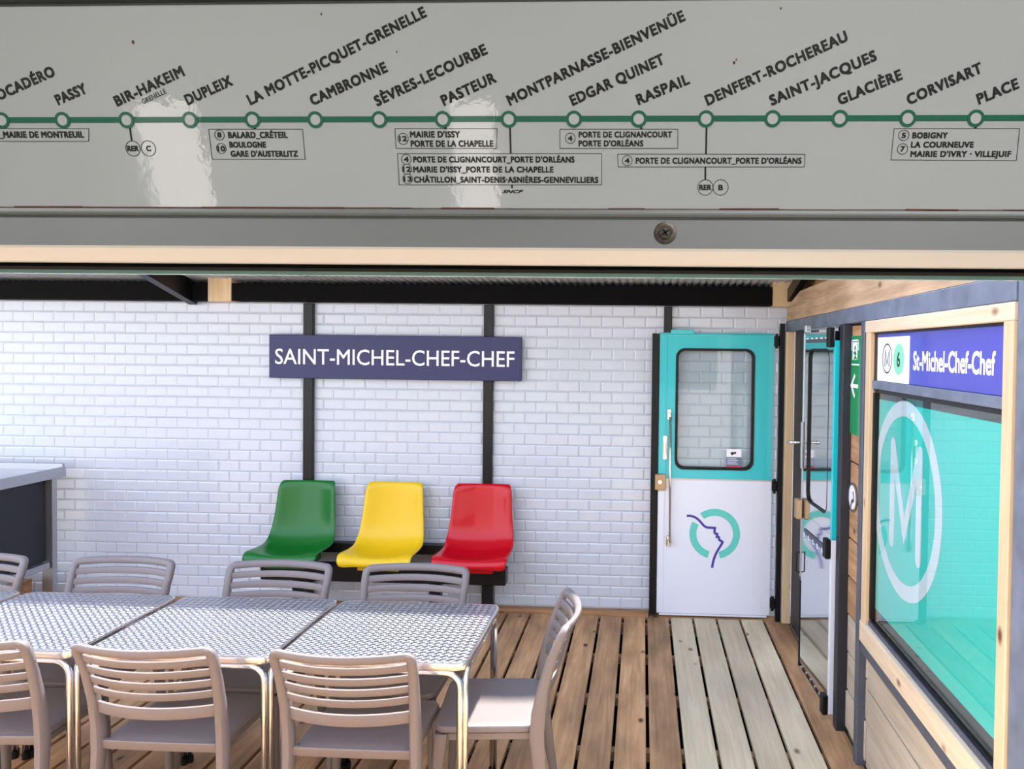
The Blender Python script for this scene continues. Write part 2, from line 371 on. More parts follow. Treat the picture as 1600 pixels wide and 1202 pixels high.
# ---- back wall: bevelled tiles on grout
wall = bx('wall_back', M['grout'], -5.6, 1.35, 5.40, 5.46, -0.16, 2.170); tag(wall, kind='structure')
TW, TH, ZB, ZT = 0.1535, 0.0764, 0.029, 2.168
J = 0.0014
def tile_bm(bm, w_, h_, cx=0, cy=0, cz=0, ax=0.0, az=0.0):
    """bevelled metro tile facing -Y, tilted a hair about its own centre"""
    hw, hh, b = w_ / 2 - J / 2, h_ / 2 - J / 2, 0.0095
    b = min(b, hw * 0.45)
    P = [(-hw, 0.0, -hh), (hw, 0.0, -hh), (hw, 0.0, hh), (-hw, 0.0, hh)]
    Q = [(-hw, -0.0035, -hh), (hw, -0.0035, -hh), (hw, -0.0035, hh), (-hw, -0.0035, hh)]
    T = [(-hw + b, -0.0072, -hh + b), (hw - b, -0.0072, -hh + b), (hw - b, -0.0072, hh - b), (-hw + b, -0.0072, hh - b)]
    rm = Matrix.Rotation(ax, 3, 'X') @ Matrix.Rotation(az, 3, 'Z')
    vs = [[bm.verts.new(rm @ Vector(p) + Vector((cx, cy, cz))) for p in S] for S in (P, Q, T)]
    for a, c in zip(vs, vs[1:]):
        for i in range(4): bm.faces.new((a[i], a[(i + 1) % 4], c[(i + 1) % 4], c[i]))
    bm.faces.new(vs[2])
cells = []
nrow = int(round((ZT - ZB) / TH))
for r in range(nrow):
    z0 = ZB + r * TH
    off = (r % 2) * TW / 2
    x = 0.975 + 0.02 - off
    first = True
    right_edge = 1.30
    xs = []
    xx = 0.017 + off - 60 * TW
    while xx < 1.30:
        xs.append(xx); xx += TW
    for a in xs:
        if a + TW < -5.55: continue
        b_ = min(a + TW, 1.30)
        if b_ - a > 0.03: cells.append((a, b_, z0, z0 + TH))
def covered(c):
    cx, cz = (c[0] + c[1]) / 2, (c[2] + c[3]) / 2
    return (cx > 0.96 or (cx > 0.10 and cx < 0.9 and (cz < 1.0 or cz > 1.9)) or (-1.1 < cx < -0.9 and .5 < cz < .88)
            or (-2.65 < cx < -0.85 and 1.63 < cz < 1.93) or (cx < -1.05 and cz < 0.25) or (-2.6 < cx < -2.15 and .5 < cz < .88) or (-1.95 < cx < -1.5 and .5 < cz < .88))
vis = [c for c in cells if not covered(c) and abs(c[1] - c[0] - TW) < 1e-4]
vis.sort(key=lambda c: ((c[0] + c[1]) / 2) ** 2 + 5.4 ** 2 + ((c[2] + c[3]) / 2 - 1.85) ** 2)
single = set(vis[:298])
tbm = bmesh.new(); tile_bm(tbm, TW, TH)
t0 = link('tile', tbm, M['tile'], wall)
n_t = 0
rest = bmesh.new()
wl = wall.location
for c in cells:
    ax, az = random.gauss(0, 0.0028), random.gauss(0, 0.0028)
    cx, cz = (c[0] + c[1]) / 2, (c[2] + c[3]) / 2
    if c in single:
        o = t0 if n_t == 0 else t0.copy()
        if n_t: COL.objects.link(o)
        o.parent = wall; o.location = Vector((cx, 5.4005, cz)) - wl; o.rotation_euler = (ax, 0, az); n_t += 1
    else:
        tile_bm(rest, c[1] - c[0], TH, cx - wl.x, 5.4005 - wl.y, cz - wl.z, ax, az)
ro = link('tile', rest, M['tile'], wall); ro['kind'] = 'stuff'
# ---- black steel uprights standing on the tiles
for i, (a, b, z0) in enumerate(((-2.415, -2.345, 0.0), (-1.122, -1.055, 0.0), (0.142, 0.198, 0.0))):
    p = bx('trim_%d' % (i + 1), M['black'], a, b, 5.352, 5.39, z0 + 0.02, 2.163, bev=0.003); tag(p, kind='structure')
# ---- header beam above the tiles, short timber blocks between its lengths
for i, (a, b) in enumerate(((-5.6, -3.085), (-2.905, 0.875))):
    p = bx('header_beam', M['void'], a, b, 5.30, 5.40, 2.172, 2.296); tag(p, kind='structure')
for a, b in ((-3.08, -2.91), (0.88, 1.06)):
    p = bx('timber_block', M['pine_z'], a, b, 5.30, 5.44, 2.166, 2.62, bev=0.004); tag(p, kind='structure')
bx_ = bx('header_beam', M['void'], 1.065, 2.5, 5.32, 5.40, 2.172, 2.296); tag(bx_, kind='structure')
cl = bx('closing_board', M['void'], -6.2, 2.6, 5.465, 5.49, -0.16, 2.42); tag(cl, kind='structure')
# ---- roof: corrugated sheet over the deck, open between its edge and the carriage
bm = bmesh.new()
xs = []; xx = -6.2; z = 0
prof = [(0, 0), (0.02, 0), (0.027, 0.009), (0.043, 0.009), (0.05, 0)]
pts = []
while xx < 2.6:
    for dx_, dz_ in prof[:-1]: pts.append((xx + dx_, dz_))
    xx += 0.05
ROOF_EDGE = 3.76
def roof_z(y): return 2.312 + 0.10 * (5.46 - y)
top = []; 
for (px, pz) in pts:
    top.append([bm.verts.new((px, y, roof_z(y) + pz + t)) for y, t in ((5.46, 0), (ROOF_EDGE, 0), (ROOF_EDGE, 0.004), (5.46, 0.004))])
for a, b in zip(top, top[1:]):
    for k in range(4): bm.faces.new((a[k], a[(k + 1) % 4], b[(k + 1) % 4], b[k]))
ceil = link('ceiling', bm, M['roof']); tag(ceil, kind='structure')
# ---- steel rafters rising towards the carriage
def rafter(x0, x1, y0, z0, y1, z1, h, name='rafter'):
    bm = bmesh.new()
    for s in (0,):
        prism(bm, [(y0, z0), (y1, z1), (y1, z1 + h), (y0, z0 + h)], lambda p: (x0, p[0], p[1]), lambda p: (x1, p[0], p[1]))
    o = link(name, bm, M['black']); tag(o, kind='structure'); return o
rafter(-3.25, -3.19, 5.36, 2.145, 4.45, 2.40, 0.15)
rafter(0.975, 1.02, 5.29, 2.200, 4.3, 2.43, 0.085)

# ---- right-hand wall: steel frame, cladding boards, timber beam
wr = bx('wall_right', M['void'], 1.075, 1.10, 1.95, 3.86, 0.0, 1.99); tag(wr, kind='structure')
def rc(name, mt, *a, bev=0.003): return child_box(name, mt, wr, *a, bev=bev)
# boards between the door post and the window
for i in range(11):
    z0 = 0.03 + i * 0.186
    rc('board', M['clad_brown'] if i > 2 else M['clad_pale'], 1.012 + random.uniform(-.003, .003), 1.032, 3.44, 3.86, z0, min(z0 + 0.178, 1.985))
# boards under the window
for i in range(3):
    z0 = 0.012 + i * 0.176
    rc('board', M['clad_pale'], 1.012 + random.uniform(-.002, .002), 1.035, 1.96, 3.43, z0, z0 + 0.169)
beam = bx('steel_beam', M['anthra_scuffed'], 0.985, 1.045, 2.092, 5.375, 1.995, 2.068, bev=0.003); tag(beam, kind='structure')
bm = bmesh.new()
prism(bm, [(5.37, 2.070), (5.37, 2.15), (5.27, 2.185), (4.93, 2.245), (1.95, 2.245), (1.95, 2.070)], lambda p: (0.99, p[0], p[1]), lambda p: (1.06, p[0], p[1]))
tb = link('timber_beam', bm, M['beam_wood']); tag(tb, kind='structure')
b2 = bx('timber_board', M['beam_wood'], 1.03, 1.07, 1.95, 4.35, 2.262, 2.42); tag(b2, kind='structure')
b3 = bx('timber_board', M['clad_brown'], 1.08, 1.11, 4.30, 5.28, 2.10, 2.50); tag(b3, kind='structure')
for nm, a in (('door_post', (0.966, 1.028, 3.765, 3.835, 0.0, 1.994)), ('window_post', (0.977, 1.03, 3.455, 3.505, 0.0, 1.994))):
    tag(bx(nm, M['anthra'] if nm == 'window_post' else M['dark_panel'], *a, bev=0.004), kind='structure')
tag(bx('steel_post', M['anthra_scuffed'], 0.99, 1.09, 1.96, 2.088, 0.0, 2.6, bev=0.004), kind='structure')
tag(bx('corner_post', M['pine_z'], 0.968, 1.022, 5.245, 5.30, 0.003, 1.993, bev=0.003), kind='structure')
tag(bx('corner_strip', M['black'], 0.93, 0.964, 5.28, 5.32, 0.003, 2.05), kind='structure')
tag(bx('side_panel', M['dark_panel'], 1.025, 1.06, 4.70, 5.24, 0.003, 1.994), kind='structure')
tag(bx('sill_rail', M['anthra'], 0.985, 1.04, 2.092, 3.452, 0.524, 0.574, bev=0.003), kind='structure')

# ---- window_1: timber surround, blue header board, steel rail, glazed pane with turquoise film
win = bx('window_1', M['pine_y'], 0.982, 1.04, 2.092, 3.503, 1.943, 1.994, bev=0.003); tag(win, kind='structure')
def wc(name, mt, *a, bev=0.002): return child_box(name, mt, win, *a, bev=bev)
wc('window_stile', M['pine_z'], 0.984, 1.04, 3.385, 3.45, 0.664, 1.943)
wc('window_stile', M['pine_z'], 0.982, 1.04, 2.092, 2.148, 0.664, 1.943)
wc('window_sill', M['pine_y'], 0.980, 1.04, 2.092, 3.452, 0.574, 0.664)
wc('header_board', M['header_blue'], 1.004, 1.012, 2.149, 3.345, 1.736, 1.935)
wc('header_cap', M['black'], 1.0, 1.03, 2.149, 3.385, 1.935, 1.943)
wc('header_edge', M['black'], 1.002, 1.03, 3.345, 3.385, 1.69, 1.935)
wc('white_plate', M['white_print'], 1.0015, 1.0035, 2.945, 3.335, 1.737, 1.92, bev=0)
wc('steel_rail', M['anthra_scuffed'], 0.995, 1.03, 2.149, 3.385, 1.700, 1.735)
wc('dark_rail', M['dark_panel'], 1.008, 1.03, 2.149, 3.385, 1.682, 1.699)
wc('glazing_bead', M['rubber'], 1.0, 1.03, 3.365, 3.385, 0.69, 1.682)
wc('glazing_bead', M['anthra'], 0.998, 1.03, 2.149, 3.385, 0.664, 0.684)
wc('glazing_bead', M['rubber'], 1.003, 1.03, 2.149, 3.365, 0.684, 0.694)
wc('film', M['film'], 1.022, 1.025, 2.149, 3.365, 0.745, 1.655, bev=0)
wc('film_backing', M['anthra'], 1.027, 1.030, 2.149, 3.365, 0.69, 1.682, bev=0)
wc('window_pane', M['glass'], 1.0115, 1.0125, 2.149, 3.365, 0.694, 1.682, bev=0)
# big white ring and M on the film: drawn in the wall's own plane (local x -> -Y, y -> Z)
ref = (1.0215, 3.03, 1.283)
wrel = Vector(ref) - win.location
def wall_art(name, build, mt, parent, loc):
    bm = bmesh.new(); build(bm); o = link(name, bm, mt, parent); o.location = loc; o.rotation_euler = SIDE_ROT; return o
wall_art('ring_mark', lambda bm: ring_mesh(bm, 0, 0, 0.386, 0.325, 0, 0.001, n=64), M['film_white'], win, wrel)
def big_m(bm):
    for pts in ([(-0.137, 0.20), (-0.137, -0.19)], [(0.166, 0.20), (0.166, -0.19)], [(-0.137, 0.20), (0.012, -0.12), (0.166, 0.20)]):
        stroke2d(bm, pts, 0.058, 0, 0.001 + 0.0001 * len(bm.verts) / 40)
        for p in ((pts[0], pts[-1]) if len(pts) == 2 else (pts[1],)): disc_mesh(bm, p[0], p[1], 0.029, 0, 0.0008, n=20)
wall_art('letter_m', big_m, M['film_white'], win, wrel + Vector((-0.0002, 0, 0)))
# header lettering
hp = empty('header_print', Vector((1.0012, 3.335, 1.737)) - win.location, SIDE_ROT); hp.parent = win
wall_art('line_ring', lambda bm: ring_mesh(bm, 0, 0, 0.062, 0.056, 0, 0.0004, n=36), M['dark_print'], win, Vector((1.0012, 3.205, 1.832)) - win.location)
def small_m(bm): stroke2d(bm, [(-0.026, -0.034), (-0.026, 0.034), (0, -0.022), (0.026, 0.034), (0.026, -0.034)], 0.0085, 0, 0.0004)
wall_art('metro_letter', small_m, M['dark_print'], win, Vector((1.0012, 3.205, 1.832)) - win.location)
wall_art('mint_disc', lambda bm: disc_mesh(bm, 0, 0, 0.062, 0, 0.0004), M['line6'], win, Vector((1.0012, 3.062, 1.830)) - win.location)
bpy.data.objects.remove(hp)
def side_text(name, body, mt, y, z, width, cap, parent, x, **kw):
    o = text(name, body, mt, 0, 0, width, cap, parent=parent, **kw)
    o.location = Vector((x, y, z)) - parent.location; o.rotation_euler = SIDE_ROT; return o
side_text('line_number', '6', M['dark_print'], 3.082, 1.800, 0.038, 0.060, win, 1.0005, bold=0.02)
side_text('lettering', 'St-Michel-Chef-Chef', M['white_print'], 2.905, 1.792, 0.668, 0.070, win, 1.0035, bold=0.03)

# ---- carriage the camera stands in: window wall, cove, floor, ceiling, invented far wall, slotted to make the map's reflected streaks
YF0, YF1 = 0.72, 0.80
fw = bx('wall_front', M['facade'], -3.4, 2.6, YF0, YF1, 2.05, 2.72); tag(fw, kind='structure')
child_box('lower_wall', M['facade'], fw, -3.4, 2.6, YF0, YF1, -0.1, 1.36)
child_box('side_wall', M['facade'], fw, -3.4, -1.25, YF0, YF1, 1.36, 2.05)
child_box('side_wall', M['facade'], fw, 0.95, 2.6, YF0, YF1, 1.36, 2.05)
tag(bx('floor_carriage', M['ground'], -3.4, 2.6, -1.78, YF0, 0.15, 0.2), kind='structure')
tag(bx('ceiling_carriage', M['interior'], -3.4, 2.6, -1.78, YF0, 2.62, 2.68), kind='structure')
tag(bx('wall_left', M['interior'], -3.46, -3.4, -1.78, YF1, 0.15, 2.68), kind='structure')
tag(bx('wall_side', M['interior'], 2.6, 2.66, -1.78, YF1, 0.15, 2.68), kind='structure')
rear = bx('wall_rear', M['interior'], -3.4, 2.6, -1.82, -1.76, 0.15, 1.30); tag(rear, kind='structure')
child_box('upper_wall', M['interior'], rear, -3.4, 2.6, -1.82, -1.76, 1.79, 2.68)
for a, b in ((-3.4, -1.97), (-1.70, -0.74), (-0.57, 2.6)):
    child_box('pier', M['interior'], rear, a, b, -1.82, -1.76, 1.30, 1.79)
for lx in (-1.6, 0.6):  # unseen lamps added overhead to brighten the map panel
    lp = empty('map_fill_lamp', (lx, -0.55, 2.617)); tag(lp, 'added unseen flat lamp that brightens the map panel, ' + ('left of the camera' if lx < 0 else 'right of the camera'), 'lamp', 'added map fill lamps')
    bm = bmesh.new(); box(bm, -0.55, 0.55, -0.09, 0.09, -0.03, 0.0, 0.004); link('fill_lamp_body', bm, M['white_print'], lp)
    ad_ = bpy.data.lights.new('map_fill_light', 'AREA'); ad_.shape = 'RECTANGLE'; ad_.size = 1.05; ad_.size_y = 0.16; ad_.energy = 9.5; ad_.color = (0.96, 0.98, 1.0)
    ao = bpy.data.objects.new('map_fill_light', ad_); COL.objects.link(ao); ao.parent = lp; ao.location = (0, 0, -0.034)
g = bx('ground', M['ground'], -40, 40, -40, 40, -0.6, -0.5); tag(g, kind='structure')

# ================================================================ LINE MAP over the window
P0 = Vector((-0.10407, 0.60, 1.96002)); TILT = R(12)
lm = empty('line_map_panel', P0, (R(90) + TILT, 0, 0))
tag(lm, 'glossy grey enamel map panel with green metro line and slanted station names, above the window', 'sign')
X0 = P0.x   # local x = world X - X0
bm = bmesh.new(); box(bm, -1.2, 1.2, -0.0005, 0.150, -0.004, 0.0)
bmesh.ops.bevel(bm, geom=[e for e in bm.edges], offset=0.0008, segments=1, affect='EDGES')
link('board', bm, M['panel'], lm)
STATIONS = [("TROCADÉRO",-519.0,76.4,66.5,20.6),("PASSY",-458.5,77.7,26.9,20.4),("BIR-HAKEIM",-411.2,76.6,61.5,21.7),("DUPLEIX",-354.7,77.4,40.6,21.5),
("LA MOTTE-PICQUET-GRENELLE",-305.0,77.3,154.6,23.9),("CAMBRONNE",-256.2,76.7,65.4,22.2),("SÈVRES-LECOURBE",-205.8,76.1,94.7,23.4),("PASTEUR",-154.2,76.4,44.9,22.7),
("MONTPARNASSE-BIENVENÜE",-103.5,76.3,144.6,24.3),("EDGAR QUINET",-55.7,76.1,75.8,23.4),("RASPAIL",-5.8,76.5,41.5,21.7),("DENFERT-ROCHEREAU",46.1,75.9,110.7,24.1),
("SAINT-JACQUES",93.8,75.7,81.8,23.0),("GLACIÈRE",143.9,76.0,48.4,22.2),("CORVISART",194.6,75.9,56.3,24.1),("PLACE",245.3,76.2,30.4,22.3)]
RINGS = [-506.5,-457.0,-405.3,-354.5,-304.6,-255.0,-204.9,-155.6,-104.7,-54.8,-5.7,45.0,94.8,144.6,194.5,244.1]
LINES = [("_MAIRIE DE MONTREUIL",-511.2,54.0,69.6,4.9),("BALARD_CRÉTEIL",-325.5,53.6,47.4,4.8),("BOULOGNE",-325.2,46.4,29.2,4.6),("GARE D'AUSTERLITZ",-325.0,39.6,53.8,4.6),
("MAIRIE D'ISSY",-181.7,53.9,38.9,4.7),("PORTE DE LA CHAPELLE",-181.6,47.0,64.4,4.8),("PORTE DE CLIGNANCOURT_PORTE D'ORLÉANS",-180.3,35.3,125.7,4.6),
("MAIRIE D'ISSY_PORTE DE LA CHAPELLE",-180.7,27.8,109.7,4.6),("CHÂTILLON_SAINT-DENIS·ASNIÈRES-GENNEVILLIERS",-180.6,20.1,144.3,4.6),
("PORTE DE CLIGNANCOURT",-51.4,53.8,71.2,4.4),("PORTE D'ORLÉANS",-51.5,47.2,49.5,4.5),("PORTE DE CLIGNANCOURT_PORTE D'ORLÉANS",-7.7,34.5,125.8,4.5),
("BOBIGNY",199.1,52.9,25.9,4.4),("LA COURNEUVE",198.7,46.2,46.1,4.4),("MAIRIE D'IVRY · VILLEJUIF",198.9,39.5,74.0,4.4),
("8",-334.1,54.1,3.3,4.0),("10",-335.0,43.7,6.0,4.1),("12",-190.4,51.1,6.2,4.0),("4",-187.6,35.6,3.8,4.1),("12",-188.8,28.2,6.4,4.1),("13",-188.7,20.8,6.4,4.1),
("4",-59.7,51.2,3.7,4.0),("4",-16.0,34.7,3.7,4.0),("5",191.1,53.2,3.2,3.9),("7",191.2,43.4,3.2,3.9),("RER",41.4,14.8,9.4,4.2),("B",56.0,14.8,3.6,4.2),
("RER",-408.0,43.8,9.4,4.2),("C",-392.6,43.8,3.8,4.2),("SNCF",-111.3,12.2,16.6,2.6)]
BOXES = [[(-540.9,61.1),(-436.8,60.9),(-438.4,51.3),(-542.9,51.4)],[(-340.5,60.3),(-265.8,60.2),(-265.8,37.7),(-340.2,37.7)],[(-193.3,60.6),(-113.8,60.4),(-114.8,45.8),(-193.2,45.9)],
[(-192.4,42.0),(-33.8,42.0),(-33.8,18.7),(-192.4,18.4)],[(-65.6,59.9),(24.0,59.8),(24.3,45.8),(-65.8,45.8)],[(-21.5,41.6),(120.5,41.5),(120.6,32.2),(-21.0,32.1)],
[(185.2,60.0),(276.9,59.9),(277.3,36.9),(184.8,37.4)]]
CIRC = [(-332.3,56.0,4.0),(-332.0,45.9,4.0),(-187.3,53.0,4.3),(-185.7,37.7,4.0),(-185.6,30.3,4.0),(-185.5,23.0,4.0),(-57.8,53.3,4.0),(-14.1,36.8,4.0),(192.7,55.2,4.0),(192.7,45.3,4.0),
(46.1,16.9,6.0),(57.8,16.9,6.0),(-403.3,45.9,6.0),(-390.8,45.9,6.0)]
STUBS = [(-403.5,62.3,-403.5,51.6,1.3),(-103.9,61.8,-103.9,42.0,1.3),(-103.6,18.5,-103.6,16.1,1.3),(45.6,61.6,45.8,41.5,1.3),(45.6,32.1,45.9,22.6,1.3),
(-303.6,61.7,-303.8,60.3,1.8),(-153.9,61.4,-153.9,60.0,1.8),(-3.7,61.2,-3.6,59.8,1.8),(244.6,61.3,244.8,59.9,1.8)]
mm = 0.001
def LX(v): return v * mm - X0
bm = bmesh.new(); box(bm, LX(-800), LX(800), 65.3 * mm, 69.6 * mm, 0.0, 0.00035)
link('green_line', bm, M['map_green'], lm)
for i, xr in enumerate(RINGS):
    bm = bmesh.new(); ring_mesh(bm, 0, 0, 6.2 * mm, 4.0 * mm, 0, 0.0007, n=36); o = link('station_ring', bm, M['map_green'], lm); o.location = (LX(xr), 67.2 * mm, 0)
    bm = bmesh.new(); disc_mesh(bm, 0, 0, 4.05 * mm, 0, 0.0005, n=32); d = link('ring_fill', bm, M['map_ring'], o)
for s, x, y, wd, an in STATIONS:
    text('station_name', s, M['map_black'], LX(x), (y + 0.5) * mm, wd * mm, 7.9 * mm, z=0.0, ang=R(an), parent=lm, bold=0.05, spacing=1.12)
text('small_name', 'GRENELLE', M['map_black'], LX(-390.3), 78.9 * mm, 21.5 * mm, 3.6 * mm, ang=R(22.5), parent=lm, bold=0.0)
for s, x, y, wd, h in LINES:
    text('lettering', s, M['map_black'], LX(x), y * mm, wd * mm, h * mm, parent=lm, bold=0.05 if s != 'SNCF' else 0.06, spacing=1.08 if len(s) > 4 else 1.0, shear=0.4 if s == 'SNCF' else 0)
for q in BOXES:
    bm = bmesh.new()
    for a, b in zip(q, q[1:] + q[:1]):
        stroke2d(bm, [(LX(a[0]), a[1] * mm), (LX(b[0]), b[1] * mm)], 0.4 * mm, 0, 0.0003)
    link('text_frame', bm, M['map_black'], lm)
for x, y, r_ in CIRC:
    bm = bmesh.new(); ring_mesh(bm, 0, 0, r_ * mm, (r_ - 0.42) * mm, 0, 0.0003, n=32); o = link('number_ring', bm, M['map_black'], lm); o.location = (LX(x), y * mm, 0)
for a, b, c, d, w_ in STUBS:
    bm = bmesh.new(); stroke2d(bm, [(LX(a), b * mm), (LX(c), d * mm)], w_ * mm, 0, 0.0003); link('tick', bm, M['map_black'], lm)
for x, y, r_ in ((-392, 124, 1.5), (-244, 142.7, 1.0), (64.5, 106.9, 1.3), (96.8, 143.9, 0.9), (-188.4, 115.9, 0.8), (66, 109, 0.8)):
    bm = bmesh.new(); disc_mesh(bm, 0, 0, r_ * mm, 0, 0.0002, n=9); o = link('rust_speck', bm, M['rust'], lm); o.location = (LX(x), y * mm, 0); o.scale = (0.7, 1, 1)
# rusty seam under the map, ragged
bm = bmesh.new(); random.seed(3)
xx = -0.75
while xx < 0.75:
    l = random.uniform(0.012, 0.06); h = random.choice((0.0008, 0.0012, 0.0003)); 
    stroke2d(bm, [(xx - X0, 0.0006), (xx + l - X0, 0.0006 + random.uniform(-.0002, .0002))], h, 0.0001, 0.0005); xx += l * 0.98
link('rusty_seam', bm, M['rust'], lm)

# ---- aluminium window head under the map
def profile_bar(name, pts, mt, x0=-1.25, x1=0.95, smooth=False):
    bm = bmesh.new(); prism(bm, pts, lambda p: (x0, p[0], p[1]), lambda p: (x1, p[0], p[1])); return link(name, bm, mt, smooth=smooth)
wh = profile_bar('window_head', [(0.600, 1.9597), (0.599, 1.9560), (0.6035, 1.9552), (0.6035, 1.9300), (0.72, 1.9300), (0.72, 1.9597)], M['alu'])
tag(wh, kind='structure')
lip = profile_bar('lip', [(0.600, 1.9583), (0.5985, 1.9560), (0.600, 1.9545), (0.604, 1.9545), (0.604, 1.9583)], M['alu']); lip.parent = wh
cr_ = profile_bar('lower_edge', [(0.6030, 1.9304), (0.6045, 1.9285), (0.6190, 1.9195), (0.6300, 1.9178), (0.6300, 1.9304)], M['cream'], smooth=False); cr_.parent = wh; 
ga = profile_bar('gasket', [(0.625, 1.9300), (0.625, 1.9155), (0.634, 1.9138), (0.640, 1.9145), (0.66, 1.9180), (0.66, 1.9300)], M['void']); ga.parent = wh
ge = profile_bar('window_pane', [(0.641, 1.93), (0.641, 1.9112), (0.646, 1.9112), (0.646, 1.93)], M['teal_glass']); ge.parent = wh
# upper facing above the window, closing the cove behind the map
cv = profile_bar('cove', [(0.610, 1.9625), (0.72, 1.9600), (0.72, 2.62), (0.60, 2.62), (0.569, 2.1125), (0.578, 2.1125)], M['alu'], -3.3, 2.5); tag(cv, kind='structure')
# screw
scr = empty('screw', (0.0158, 0.6035, 1.9425), WALL_ROT); tag(scr, 'rusty cross-head screw in the grey aluminium strip below the map', 'screw')
bm = bmesh.new(); stack(bm, lambda i: [(math.cos(a) * (0.0088 - i), math.sin(a) * (0.0088 - i)) for a in [2 * math.pi * k / 28 for k in range(28)]], [(0, 0), (0.0002, 0.0008), (0.002, 0.0012)]); link('washer', bm, M['screw'], scr)
bm = bmesh.new(); stack(bm, lambda i: [(math.cos(a) * (0.0055 - i), math.sin(a) * (0.0055 - i)) for a in [2 * math.pi * k / 6 for k in range(6)]], [(0, 0.0012), (0, 0.0026), (0.001, 0.0032)]); hd = link('head', bm, M['screw'], scr)
bm = bmesh.new(); box(bm, -0.0032, 0.0032, -0.0007, 0.0007, 0.0032, 0.0034); box(bm, -0.0007, 0.0007, -0.0032, 0.0032, 0.0032, 0.0034); sl = link('slot', bm, M['rubber'], hd); sl.rotation_euler = (0, 0, 0.6)

# ================================================================ STATION NAME BOARD
sb = empty('station_sign', (-1.7465, 5.348, 1.7845), WALL_ROT); tag(sb, 'long navy blue station name board with white lettering on the tiled wall', 'sign')
bm = bmesh.new(); box(bm, -0.9, 0.9, -0.154, 0.154, 0, 0.026, 0.003); link('board', bm, M['navy'], sb)
text('lettering', 'SAINT-MICHEL-CHEF-CHEF', M['white_print'], -0.855, -0.055, 1.705, 0.108, z=0.0262, thick=0.001, parent=sb, bold=0.006)

# ================================================================ THREE SHELL SEATS ON A WALL BENCH FRAME
def shell_seat(name, cx, mt, label):
    root = empty(name, (cx, 5.10, 0.36)); tag(root, label, 'seat', 'plastic shell seats on the wall bench')
    # profile (y, z) from the top of the back to the front lip, relative to root
    prof = [(0.222, 0.548, 0.196), (0.216, 0.50, 0.204), (0.205, 0.42, 0.210), (0.190, 0.33, 0.216), (0.170, 0.245, 0.224), (0.140, 0.175, 0.232), (0.095, 0.125, 0.238),
            (0.035, 0.103, 0.240), (-0.04, 0.100, 0.242), (-0.12, 0.108, 0.246), (-0.185, 0.116, 0.248), (-0.215, 0.112, 0.246), (-0.228, 0.092, 0.243), (-0.222, 0.075, 0.238)]
    # densify
    P = []
    for i in range(len(prof) - 1):
        for k in range(3):
            t = k / 3; a, b = prof[i], prof[i + 1]
            p_ = prof[max(i - 1, 0)]; q_ = prof[min(i + 2, len(prof) - 1)]
            P.append(tuple(0.5 * (2 * a[j] + (b[j] - p_[j]) * t + (2 * p_[j] - 5 * a[j] + 4 * b[j] - q_[j]) * t * t + (-p_[j] + 3 * a[j] - 3 * b[j] + q_[j]) * t ** 3) for j in range(3)))
    P.append(prof[-1])
    bm = bmesh.new(); NT = 18; grid = []
    n = len(P)
    for i, (y, z, hw) in enumerate(P):
        a = P[max(i - 1, 0)]; b = P[min(i + 1, n - 1)]; ty, tz = b[0] - a[0], b[1] - a[1]; l = math.hypot(ty, tz); ty /= l; tz /= l
        ny, nz = tz, -ty                       # towards the sitter
        if ny * -1 + nz < 0: ny, nz = -ny, -nz
        u = i / (n - 1)
        curl = 0.052 * min(1, u / 0.15 + 0.45) * (1 - 0.55 * max(0, (u - 0.6) / 0.4)) 
        row = []
        for k in range(NT + 1):
            t = -1 + 2 * k / NT
            at = abs(t)
            hx = hw
            if i < 4: hx = hw * (0.93 + 0.07 * math.sqrt(max(0, 1 - ((4 - i) / 4) ** 2)))     # rounded top corners
            if i > n - 6: hx = hw * (1 - 0.03 * ((i - (n - 6)) / 5) ** 2)
            off = curl * at ** 2.2
            # rolled rim at the sides and top
            rim = 0.0
            if at > 0.93: rim = -0.016 * ((at - 0.93) / 0.07)
            drop = 0.0
            if i == 0: drop = 0.014
            o_ = off + rim - drop
            lift = -0.010 * (1 - t * t) if i > n - 7 else 0   # lip sags a little in the middle
            row.append(bm.verts.new((hx * t * (1 if at < 0.99 else 1.0), y + ny * o_, z + nz * o_ + lift * 0.6)))
        grid.append(row)
    for i in range(n - 1):
        for k in range(NT):
            bm.faces.new((grid[i][k], grid[i][k + 1], grid[i + 1][k + 1], grid[i + 1][k]))
    o = link('shell', bm, mt, root, True)
    md = o.modifiers.new('thick', 'SOLIDIFY'); md.thickness = 0.007; md.offset = 0
    m2 = o.modifiers.new('sub', 'SUBSURF'); m2.levels = 1; m2.render_levels = 1
    bm = bmesh.new(); box(bm, -0.14, 0.14, -0.15, 0.10, 0.02, 0.088, 0.006); link('mounting_block', bm, mt, root)
    return root
shell_seat('shell_seat', -2.352, M['green_seat'], 'glossy green plastic shell seat, first from the left on the wall bench')
shell_seat('shell_seat', -1.727, M['yellow_seat'], 'glossy yellow plastic shell seat in the middle of the wall bench')
shell_seat('shell_seat', -1.105, M['red_seat'], 'glossy red plastic shell seat, right end of the wall bench')
bf = empty('bench_frame', (-1.74, 5.16, 0)); tag(bf, 'black steel bench frame carrying the green, yellow and red seats', 'frame')
def fc(name, *a): return child_box(name, M['black'], bf, *a, bev=0.004)
fc('front_beam', -2.575, -0.90, 5.06, 5.16, 0.270, 0.378)
fc('back_beam', -2.36, -0.92, 5.27, 5.348, 0.410, 0.475)
for a in (-2.40, -1.74, -1.11): fc('cross_bar', a, a + 0.05, 5.162, 5.345, 0.30, 0.36)
for a in (-2.36, -1.42, -1.06): fc('leg', a, a + 0.075, 5.07, 5.145, 0.004, 0.268)

